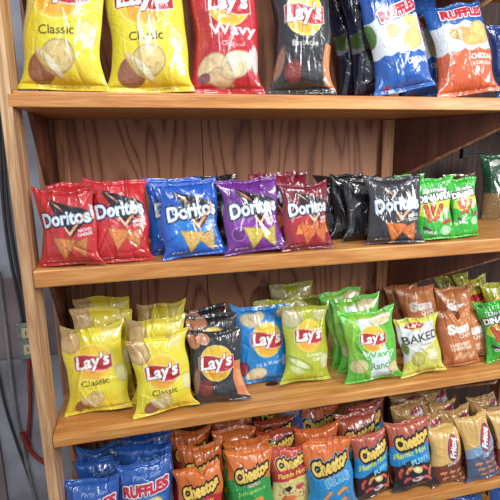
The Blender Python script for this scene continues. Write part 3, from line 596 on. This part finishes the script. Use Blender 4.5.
# shelf, kind of print, (x, y, yaw, width, height, lean, roll), depth, label, group, shape options
BAGS = [
    ('A', 'classic_large', (0.105, 0.059, -0.2708, 0.2097, 0.3309, 0.1418, 0.0485), 0.085, 'large yellow classic chip bag nearest the left post on the top shelf', 'large yellow classic potato chip bags on the top shelf', {}),
    ('A', 'classic_large', (0.318, 0.0581, -0.1517, 0.2052, 0.3418, 0.1383, -0.0245), 0.085, 'large yellow classic chip bag beside the red wavy bag on the top shelf', 'large yellow classic potato chip bags on the top shelf', {}),
    ('A', 'wavy_red', (0.517, 0.0554, -0.111, 0.1834, 0.3401, 0.091, -0.014), 0.08, 'large red wavy chip bag between the yellow and black bags on the top shelf', None, {}),
    ('A', 'bbq_large', (0.7288, 0.0525, -0.0912, 0.1712, 0.3479, 0.0586, -0.0236), 0.08, 'large black barbecue chip bag on the top shelf', None, {}),
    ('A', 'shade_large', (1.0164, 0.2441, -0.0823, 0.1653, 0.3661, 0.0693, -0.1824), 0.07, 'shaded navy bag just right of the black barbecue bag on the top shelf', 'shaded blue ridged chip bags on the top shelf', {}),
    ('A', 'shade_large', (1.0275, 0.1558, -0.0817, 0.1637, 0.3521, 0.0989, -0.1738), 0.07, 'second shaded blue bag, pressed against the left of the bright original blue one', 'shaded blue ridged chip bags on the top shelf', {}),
    ('A', 'ruffles_large', (1.2137, 0.1953, -0.0324, 0.1731, 0.3294, 0.1107, -0.1431), 0.08, 'shaded blue bag glimpsed in the gap between original and cheddar ridged bags', 'shaded blue ridged chip bags on the top shelf', {}),
    ('A', 'ruffles_large', (1.0444, 0.0532, -0.1081, 0.1741, 0.3102, 0.1503, -0.1916), 0.08, 'bright blue and white original ridged chip bag leaning left on the top shelf', None, {}),
    ('A', 'cheddar_large', (1.2632, 0.0529, -0.1476, 0.1882, 0.2939, 0.2642, -0.1125), 0.08, 'blue, white and orange cheddar ridged chip bag on the top shelf', None, {}),
    ('A', 'blue_large', (1.5028, 0.0998, -0.163, 0.1722, 0.2414, 0.2225, -0.1099), 0.07, 'dark blue bag cut by the right picture edge on the top shelf', None, {}),
    ('B', 'nacho', (0.095, 0.1079, -0.2916, 0.1545, 0.2007, 0.0573, -0.024), 0.05, 'red nacho bag in shade behind the leftmost red one, only its top showing', 'red nacho tortilla chip bags on the second shelf', {}),
    ('B', 'nacho', (0.0929, 0.0173, -0.2789, 0.1538, 0.1971, 0.0475, -0.0281), 0.05, 'red nacho bag closest to the left post on the second shelf', 'red nacho tortilla chip bags on the second shelf', {}),
    ('B', 'nacho', (0.2167, 0.0187, 0.0497, 0.1524, 0.2121, 0.155, -0.0), 0.05, 'red nacho bag touching the blue cool ranch bags, second shelf', 'red nacho tortilla chip bags on the second shelf', {'earL': 1.0}),
    ('B', 'black_shade', (0.4811, 0.1477, 0.1482, 0.1627, 0.2099, 0.1609, -0.0), 0.04, 'black tortilla chip bag hidden behind the blue and purple bags', None, {}),
    ('B', 'ranch', (0.3728, 0.0856, 0.0917, 0.1653, 0.2097, 0.1505, -0.0052), 0.05, 'blue ranch bag standing behind and left of the front blue one', 'blue ranch tortilla chip bags on the second shelf', {}),
    ('B', 'ranch', (0.406, 0.0137, 0.0886, 0.1661, 0.2036, 0.1846, -0.0433), 0.05, 'front blue ranch tortilla chip bag with two triangle chips fully visible', 'blue ranch tortilla chip bags on the second shelf', {}),
    ('B', 'chili', (0.5777, 0.0094, 0.0547, 0.1685, 0.2045, 0.2189, -0.0598), 0.05, 'purple spicy chili tortilla chip bag on the second shelf', None, {}),
    ('B', 'flame', (0.7203, 0.1581, 0.0456, 0.1545, 0.2128, 0.1484, -0.0032), 0.05, 'dark red bag farthest back whose corner pokes up right of centre', 'dark red flame tortilla chip bags on the second shelf', {}),
    ('B', 'flame', (0.6699, 0.1035, 0.1359, 0.1531, 0.214, 0.1623, -0.0261), 0.05, 'dark red bag behind the purple one, pointed corner showing above it', 'dark red flame tortilla chip bags on the second shelf', {}),
    ('B', 'flame', (0.7328, 0.0168, 0.1064, 0.1545, 0.1961, 0.186, -0.0), 0.05, 'front dark red flame bag between purple bag and black bags', 'dark red flame tortilla chip bags on the second shelf', {}),
    ('B', 'black_shade', (0.9331, 0.1882, 0.0081, 0.166, 0.2019, 0.1864, -0.0224), 0.04, 'black tortilla chip bag at the very back of the black file', 'black tortilla chip bags on the second shelf', {}),
    ('B', 'black_shade', (0.9493, 0.1428, -0.0039, 0.1662, 0.201, 0.1835, -0.0066), 0.04, 'black tortilla chip bag third from the front of the black file', 'black tortilla chip bags on the second shelf', {}),
    ('B', 'black_shade', (0.9719, 0.0972, -0.0101, 0.1665, 0.2, 0.1926, -0.0012), 0.04, 'black tortilla chip bag directly behind the front black one', 'black tortilla chip bags on the second shelf', {}),
    ('B', 'black_tri', (1.0116, 0.015, -0.1666, 0.1693, 0.1992, 0.1683, -0.0128), 0.045, 'front black tortilla chip bag with orange triangle chips', 'black tortilla chip bags on the second shelf', {'crumple': 0.7}),
    ('B', 'dinamita', (1.16, 0.1486, -0.0193, 0.1108, 0.1953, 0.1615, -0.0114), 0.04, 'bright green bag behind the front black one, a sliver visible above it', 'bright green rolled tortilla chip bags on the second shelf', {}),
    ('B', 'dinamita_wide', (1.1567, 0.0233, -0.0467, 0.1319, 0.1961, 0.1894, -0.0295), 0.045, 'bright green bag half covered by the front black bag, second shelf', 'bright green rolled tortilla chip bags on the second shelf', {}),
    ('B', 'dinamita', (1.2797, 0.0375, 0.0963, 0.1094, 0.1911, 0.1927, -0.029), 0.04, 'bright green bag at the right end of the second shelf row', 'bright green rolled tortilla chip bags on the second shelf', {}),
    ('C', 'classic', (0.1306, 0.2274, 0.0859, 0.1695, 0.2931, 0.1622, 0.041), 0.055, 'yellow classic bag at the back of the leftmost column', 'small yellow classic chip bags on the third shelf', {}),
    ('C', 'classic', (0.1264, 0.1494, 0.0919, 0.1753, 0.2835, 0.1458, 0.059), 0.055, 'yellow classic bag in the middle of the leftmost column', 'small yellow classic chip bags on the third shelf', {}),
    ('C', 'classic', (0.1205, 0.0868, -0.0772, 0.1761, 0.2591, 0.1904, -0.0618), 0.055, 'front yellow classic bag of the leftmost column, third shelf', 'small yellow classic chip bags on the third shelf', {}),
    ('C', 'classic', (0.3229, 0.2029, -0.3357, 0.1633, 0.2673, 0.1467, -0.0964), 0.055, 'yellow classic bag farthest back in the second column, a pointed tip', 'small yellow classic chip bags on the third shelf', {}),
    ('C', 'classic', (0.3026, 0.1013, -0.0654, 0.1729, 0.2543, 0.1373, -0.0464), 0.055, 'yellow classic bag right behind the front of the second column', 'small yellow classic chip bags on the third shelf', {}),
    ('C', 'classic', (0.3095, 0.036, 0.0358, 0.1711, 0.2295, 0.1266, -0.0624), 0.055, 'front yellow classic bag beside the black barbecue bags, third shelf', 'small yellow classic chip bags on the third shelf', {}),
    ('C', 'bbq', (0.4559, 0.2079, 0.0336, 0.1648, 0.2475, 0.1523, -0.0218), 0.05, 'black barbecue bag at the back of its column, top tipped over', 'small black barbecue chip bags on the third shelf', {}),
    ('C', 'bbq', (0.4652, 0.129, 0.0151, 0.1645, 0.243, 0.1535, -0.0), 0.05, 'black barbecue bag tucked behind the front black bag', 'small black barbecue chip bags on the third shelf', {}),
    ('C', 'bbq', (0.4681, 0.044, -0.0958, 0.1649, 0.22, 0.1574, -0.0603), 0.05, 'front black barbecue bag with round yellow emblem, third shelf', 'small black barbecue chip bags on the third shelf', {}),
    ('C', 'vinegar', (0.6233, 0.1259, 0.005, 0.1852, 0.249, 0.1988, 0.0322), 0.05, 'bright blue salt and vinegar chip bag on the third shelf', None, {'earL': 1.6}),
    ('C', 'lime', (0.7967, 0.2844, 0.0864, 0.1663, 0.2662, 0.2272, 0.014), 0.05, 'yellow green bag at the back left of its cluster, highest tip', 'yellow green lime chip bags on the third shelf', {}),
    ('C', 'lime', (0.827, 0.2294, 0.1082, 0.1657, 0.241, 0.1739, 0.0912), 0.05, 'yellow green bag at the back right of its cluster, beside the bright green bags', 'yellow green lime chip bags on the third shelf', {}),
    ('C', 'lime', (0.6859, 0.1799, 0.1549, 0.1661, 0.2439, 0.2078, 0.0847), 0.05, 'yellow green bag between the blue bag and front green one', 'yellow green lime chip bags on the third shelf', {}),
    ('C', 'lime', (0.7627, 0.0913, 0.1039, 0.1675, 0.2474, 0.2053, 0.0635), 0.05, 'front yellow green chip bag with red ribbon emblem fully visible', 'yellow green lime chip bags on the third shelf', {}),
    ('C', 'ranchwavy', (0.9685, 0.1611, 0.0626, 0.161, 0.2622, 0.2445, -0.1282), 0.05, 'bright green wavy bag at back left of its column', 'bright green wavy ranch chip bags on the third shelf', {}),
    ('C', 'ranchwavy', (0.9787, 0.1111, -0.1477, 0.1663, 0.2479, 0.1707, -0.1311), 0.05, 'bright green wavy bag just behind the front one', 'bright green wavy ranch chip bags on the third shelf', {}),
    ('C', 'ranchwavy', (0.9761, 0.0359, -0.1795, 0.1703, 0.2312, 0.1567, -0.1015), 0.05, 'front bright green and white wavy bag on the third shelf', 'bright green wavy ranch chip bags on the third shelf', {}),
    ('C', 'sun', (1.2557, 0.2588, 0.0018, 0.1376, 0.2353, 0.2154, -0.1464), 0.055, 'shaded orange brown bag deepest in the shelf beside the back panel', 'orange brown multigrain chip bags on the third shelf', {}),
    ('C', 'sun', (1.2537, 0.1724, -0.1536, 0.1415, 0.252, 0.1755, -0.1167), 0.055, 'orange brown multigrain bag above and behind the grey and yellow baked bag', 'orange brown multigrain chip bags on the third shelf', {}),
    ('C', 'sun', (1.396, 0.1617, -0.1658, 0.1417, 0.2378, 0.1754, -0.1124), 0.055, 'orange brown multigrain bag directly behind the front one', 'orange brown multigrain chip bags on the third shelf', {}),
    ('C', 'sun', (1.3931, 0.0978, -0.022, 0.1401, 0.1785, 0.1841, -0.0597), 0.055, 'orange brown bag partly hidden at the right of the front multigrain bag', 'orange brown multigrain chip bags on the third shelf', {}),
    ('C', 'sun', (1.3116, 0.0513, -0.0861, 0.1393, 0.2051, 0.2153, -0.1103), 0.055, 'front orange brown multigrain chip bag with pinched top', 'orange brown multigrain chip bags on the third shelf', {'notch': 1.1, 'ns': 0.05}),
    ('C', 'baked', (1.1556, 0.0315, -0.122, 0.1454, 0.1918, 0.2221, -0.1227), 0.045, 'grey and yellow baked chip bag in front of the orange brown bags', None, {}),
    ('C', 'goldgreen', (1.4697, 0.2614, -0.1905, 0.1326, 0.2623, 0.1755, -0.1185), 0.05, 'golden green bag deepest in the shelf, its top edge just below the board', 'golden green bags at the right back of the third shelf', {}),
    ('C', 'goldgreen', (1.5188, 0.2018, -0.131, 0.1309, 0.2594, 0.1907, -0.1028), 0.05, 'golden green bag above the orange brown bag near the right edge', 'golden green bags at the right back of the third shelf', {}),
    ('C', 'goldgreen', (1.5748, 0.1502, -0.1279, 0.1312, 0.2453, 0.18, -0.0632), 0.05, 'golden green bag behind the green bag at the right picture edge', 'golden green bags at the right back of the third shelf', {}),
    ('C', 'dinamita_wide', (1.4921, 0.0356, -0.2939, 0.1339, 0.2159, 0.2277, -0.2069), 0.045, 'bright green rolled tortilla chip bag at the right edge of the third shelf', None, {}),
    ('D', 'ruffles', (0.1025, 0.1896, 0.0279, 0.163, 0.2494, 0.1436, -0.0105), 0.055, 'small blue ridged bag at the back of the left column, fourth shelf', 'small blue ridged chip bags on the fourth shelf', {}),
    ('D', 'ruffles', (0.1024, 0.1368, -0.0187, 0.1629, 0.2365, 0.1259, -0.0), 0.055, 'small blue ridged bag in the middle of the left column, fourth shelf', 'small blue ridged chip bags on the fourth shelf', {}),
    ('D', 'ruffles', (0.084, 0.0448, -0.1291, 0.1597, 0.2379, 0.1167, -0.0603), 0.055, 'small blue ridged bag at the front of the left column, fourth shelf', 'small blue ridged chip bags on the fourth shelf', {}),
    ('D', 'ruffles', (0.2427, 0.1806, -0.0227, 0.1656, 0.2654, 0.1589, -0.0), 0.055, 'small blue ridged bag at the back of the right column, beside orange bags', 'small blue ridged chip bags on the fourth shelf', {}),
    ('D', 'ruffles', (0.2443, 0.1039, -0.107, 0.1669, 0.2706, 0.1584, -0.0375), 0.055, 'small blue ridged bag in the middle of the right column, fourth shelf', 'small blue ridged chip bags on the fourth shelf', {}),
    ('D', 'ruffles', (0.2324, 0.043, -0.1087, 0.1725, 0.2601, 0.1878, -0.0476), 0.055, 'front blue ridged bag whose red lettering is fully readable, fourth shelf', 'small blue ridged chip bags on the fourth shelf', {}),
    ('D', 'crunchy', (0.3919, 0.1831, 0.0449, 0.146, 0.2494, 0.185, -0.0266), 0.055, 'orange cheese snack bag farthest back beside the blue ridged bags', 'orange and red cheese snack bags on the fourth shelf', {}),
    ('D', 'crunchy', (0.4173, 0.1093, -0.1093, 0.147, 0.2429, 0.1581, -0.0333), 0.055, 'orange cheese snack bag behind the front orange and red one', 'orange and red cheese snack bags on the fourth shelf', {}),
    ('D', 'crunchy', (0.3977, 0.0296, -0.047, 0.1493, 0.2309, 0.1523, -0.0273), 0.055, 'front orange and red cheese snack bag at the bottom of the picture', 'orange and red cheese snack bags on the fourth shelf', {'notch': 0.7, 'ns': 0.15}),
    ('D', 'jalapeno', (0.541, 0.2227, 0.0052, 0.1524, 0.2553, 0.179, -0.0), 0.055, 'orange topped snack bag at the very back of the green column', 'orange topped green cheese snack bags on the fourth shelf', {}),
    ('D', 'jalapeno', (0.5381, 0.1533, -0.031, 0.1524, 0.2505, 0.1661, -0.0), 0.055, 'orange topped snack bag third from the front of the green column', 'orange topped green cheese snack bags on the fourth shelf', {}),
    ('D', 'jalapeno', (0.5593, 0.0956, -0.0588, 0.1523, 0.2429, 0.1602, -0.0), 0.055, 'orange topped snack bag right behind the front green and orange one', 'orange topped green cheese snack bags on the fourth shelf', {}),
    ('D', 'jalapeno', (0.5602, 0.0287, -0.0753, 0.1518, 0.2454, 0.2215, -0.0174), 0.055, 'front green and orange cheese snack bag on the fourth shelf', 'orange topped green cheese snack bags on the fourth shelf', {}),
    ('D', 'hotred', (0.7059, 0.2548, 0.0557, 0.1501, 0.2631, 0.2105, -0.0), 0.05, 'dark orange snack bag at the very back under the third board', 'dark orange hot cheese snack bags on the fourth shelf', {}),
    ('D', 'hotred', (0.6937, 0.1825, 0.0404, 0.1503, 0.246, 0.1863, -0.0), 0.05, 'dark orange snack bag second from the back, lettering just visible', 'dark orange hot cheese snack bags on the fourth shelf', {}),
    ('D', 'hotred', (0.6851, 0.1216, 0.0221, 0.1492, 0.24, 0.1797, -0.0), 0.05, 'dark orange snack bag behind the yellow and red one', 'dark orange hot cheese snack bags on the fourth shelf', {}),
    ('D', 'fantastix', (0.7018, 0.0598, 0.0131, 0.1413, 0.2302, 0.174, -0.0), 0.05, 'front cheese snack bag with red band and cream lower half', None, {}),
    ('D', 'silver', (0.7714, 0.2205, -0.0284, 0.0954, 0.2718, 0.1803, -0.0158), 0.045, 'silver and blue snack bag wedged behind the orange bags beneath the third board', None, {}),
    ('D', 'puffs', (0.8759, 0.2419, -0.0335, 0.1658, 0.2508, 0.1707, -0.0), 0.055, 'puffed cheese snack bag farthest back beneath the third board', 'orange and blue puffed cheese snack bags on the fourth shelf', {}),
    ('D', 'puffs', (0.8231, 0.1079, -0.0105, 0.166, 0.2389, 0.1957, -0.0184), 0.055, 'puffed cheese snack bag behind the front one, tilted', 'orange and blue puffed cheese snack bags on the fourth shelf', {}),
    ('D', 'puffs', (0.8369, 0.0268, -0.1123, 0.1688, 0.2343, 0.1915, -0.0794), 0.055, 'front orange and bright blue puffed cheese snack bag', 'orange and blue puffed cheese snack bags on the fourth shelf', {}),
    ('D', 'hotpuffs', (1.056, 0.1883, -0.0581, 0.1578, 0.2496, 0.1885, -0.0347), 0.055, 'hot puffed snack bag at the back beside the golden corn chip bags', 'blue and black hot puffed snack bags on the fourth shelf', {}),
    ('D', 'hotpuffs', (0.993, 0.1256, -0.0125, 0.156, 0.2425, 0.2065, -0.0346), 0.055, 'hot puffed snack bag in the second row, behind the tilted front one', 'blue and black hot puffed snack bags on the fourth shelf', {}),
    ('D', 'hotpuffs', (1.0011, 0.044, 0.1295, 0.1519, 0.2291, 0.2336, -0.0161), 0.055, 'hot puffed snack bag beside the bright blue one, right side overlapped', 'blue and black hot puffed snack bags on the fourth shelf', {}),
    ('D', 'hotpuffs', (1.1515, 0.0312, -0.1673, 0.157, 0.2442, 0.2367, -0.1076), 0.055, 'front blue and black hot puffed snack bag beside the golden corn chip bag', 'blue and black hot puffed snack bags on the fourth shelf', {}),
    ('D', 'corn_gold', (1.2713, 0.2572, 0.0827, 0.1498, 0.2262, 0.2205, -0.0008), 0.06, 'golden corn chip bag deepest at the left of its cluster', 'golden corn chip bags at the back of the fourth shelf', {'crumple': 1.6}),
    ('D', 'corn_gold', (1.3955, 0.2491, 0.0158, 0.1502, 0.2281, 0.2152, -0.0252), 0.06, 'golden corn chip bag directly under the third board, middle of its cluster', 'golden corn chip bags at the back of the fourth shelf', {'crumple': 1.6}),
    ('D', 'corn_gold', (1.2425, 0.1762, 0.0492, 0.1492, 0.2197, 0.236, -0.0427), 0.06, 'golden corn chip bag in the third row, left of the cluster', 'golden corn chip bags at the back of the fourth shelf', {'crumple': 1.6}),
    ('D', 'corn_gold', (1.384, 0.1746, 0.0573, 0.1493, 0.2131, 0.2563, -0.0575), 0.06, 'golden corn chip bag in the third row, behind the brown one', 'golden corn chip bags at the back of the fourth shelf', {'crumple': 1.6}),
    ('D', 'corn_gold', (1.2608, 0.1056, 0.0695, 0.1495, 0.2141, 0.2275, -0.0018), 0.06, 'golden corn chip bag in the second row, left of the brown one', 'golden corn chip bags at the back of the fourth shelf', {'crumple': 1.6}),
    ('D', 'corn_gold', (1.3972, 0.1073, 0.1089, 0.1488, 0.2153, 0.2432, -0.0), 0.06, 'golden corn chip bag in the second row between brown and slate ones', 'golden corn chip bags at the back of the fourth shelf', {'crumple': 1.6}),
    ('D', 'corn_gold', (1.5842, 0.1823, 0.0483, 0.1507, 0.2018, 0.25, -0.0014), 0.06, 'golden corn chip bag with a flattened top behind the slate one', 'golden corn chip bags at the back of the fourth shelf', {'crumple': 1.6}),
    ('D', 'corn_gold', (1.5716, 0.1203, 0.0285, 0.1499, 0.2033, 0.2261, -0.0), 0.06, 'golden corn chip bag close behind the one at the right picture edge', 'golden corn chip bags at the back of the fourth shelf', {'crumple': 1.6}),
    ('D', 'corn_brown', (1.2826, 0.0283, 0.011, 0.1354, 0.2153, 0.2224, -0.0184), 0.055, 'golden and brown honey corn chip bag on the fourth shelf', None, {}),
    ('D', 'corn_slate', (1.4251, 0.0124, 0.0222, 0.1354, 0.2291, 0.3034, -0.095), 0.055, 'golden and slate blue corn chip bag leaning left on the fourth shelf', None, {}),
    ('D', 'corn_red', (1.553, 0.0204, 0.0237, 0.1251, 0.2227, 0.2751, -0.0), 0.055, 'golden and dark red corn chip bag cut by the right picture edge', None, {}),
    ('E', 'ruffles', (1.4588, 0.1017, 0.0528, 0.1641, 0.2571, 0.1672, 0.0702), 0.055, 'blue bag on the lowest shelf whose top shows beneath the slate corn chip bag', 'blue bags on the lowest shelf', {}),
    ('E', 'ruffles', (1.6515, 0.101, -0.0516, 0.1654, 0.2517, 0.1557, 0.02), 0.055, 'blue bag on the lowest shelf at the lower right picture corner', 'blue bags on the lowest shelf', {}),
    ('F', 'green_large', (1.9547, 0.6154, -0.2683, 0.2037, 0.3592, 0.1468, -0.016), 0.07, 'dark green bag in the shadowy rack behind, at the right edge above the second shelf', None, {}),
    ('F', 'brown_large', (1.7495, 0.6561, -0.0934, 0.1711, 0.2734, 0.1585, -0.0), 0.07, 'dim brown bag in the shadowy rack behind, right of the bright green bags', None, {}),
]
SHZ = {'A': .888, 'B': .461, 'C': 0., 'D': -.439, 'E': -.86, 'F': .36}
NAMES = {'crunchy': 'cheese_snack_bag', 'silver': 'snack_bag', 'jalapeno': 'cheese_snack_bag', 'fantastix': 'cheese_snack_bag', 'puffs': 'cheese_snack_bag', 'hotpuffs': 'cheese_snack_bag', 'hotred': 'cheese_snack_bag',
         'nacho': 'tortilla_chip_bag', 'ranch': 'tortilla_chip_bag', 'chili': 'tortilla_chip_bag', 'flame': 'tortilla_chip_bag', 'black_shade': 'tortilla_chip_bag', 'black_tri': 'tortilla_chip_bag', 'dinamita': 'tortilla_chip_bag', 'dinamita_wide': 'tortilla_chip_bag',
         'corn_brown': 'corn_chip_bag', 'corn_slate': 'corn_chip_bag', 'corn_red': 'corn_chip_bag', 'corn_gold': 'corn_chip_bag', 'sun': 'multigrain_chip_bag'}
for i, (sh, kind, (X, Y, yaw, W, H, lean, roll), T, label, group, opt) in enumerate(BAGS):
    big = kind.endswith('_large') and sh == 'A'
    if big: opt = dict(opt, big=1)
    build_bag(NAMES.get(kind, 'potato_chip_bag'), kind, X, Y, SHZ[sh], yaw, W, H, lean, roll, T, i + 11, label, 'chip bag' if 'snack' not in NAMES.get(kind, '') else 'snack bag', group, Y < .08 or big, opt)
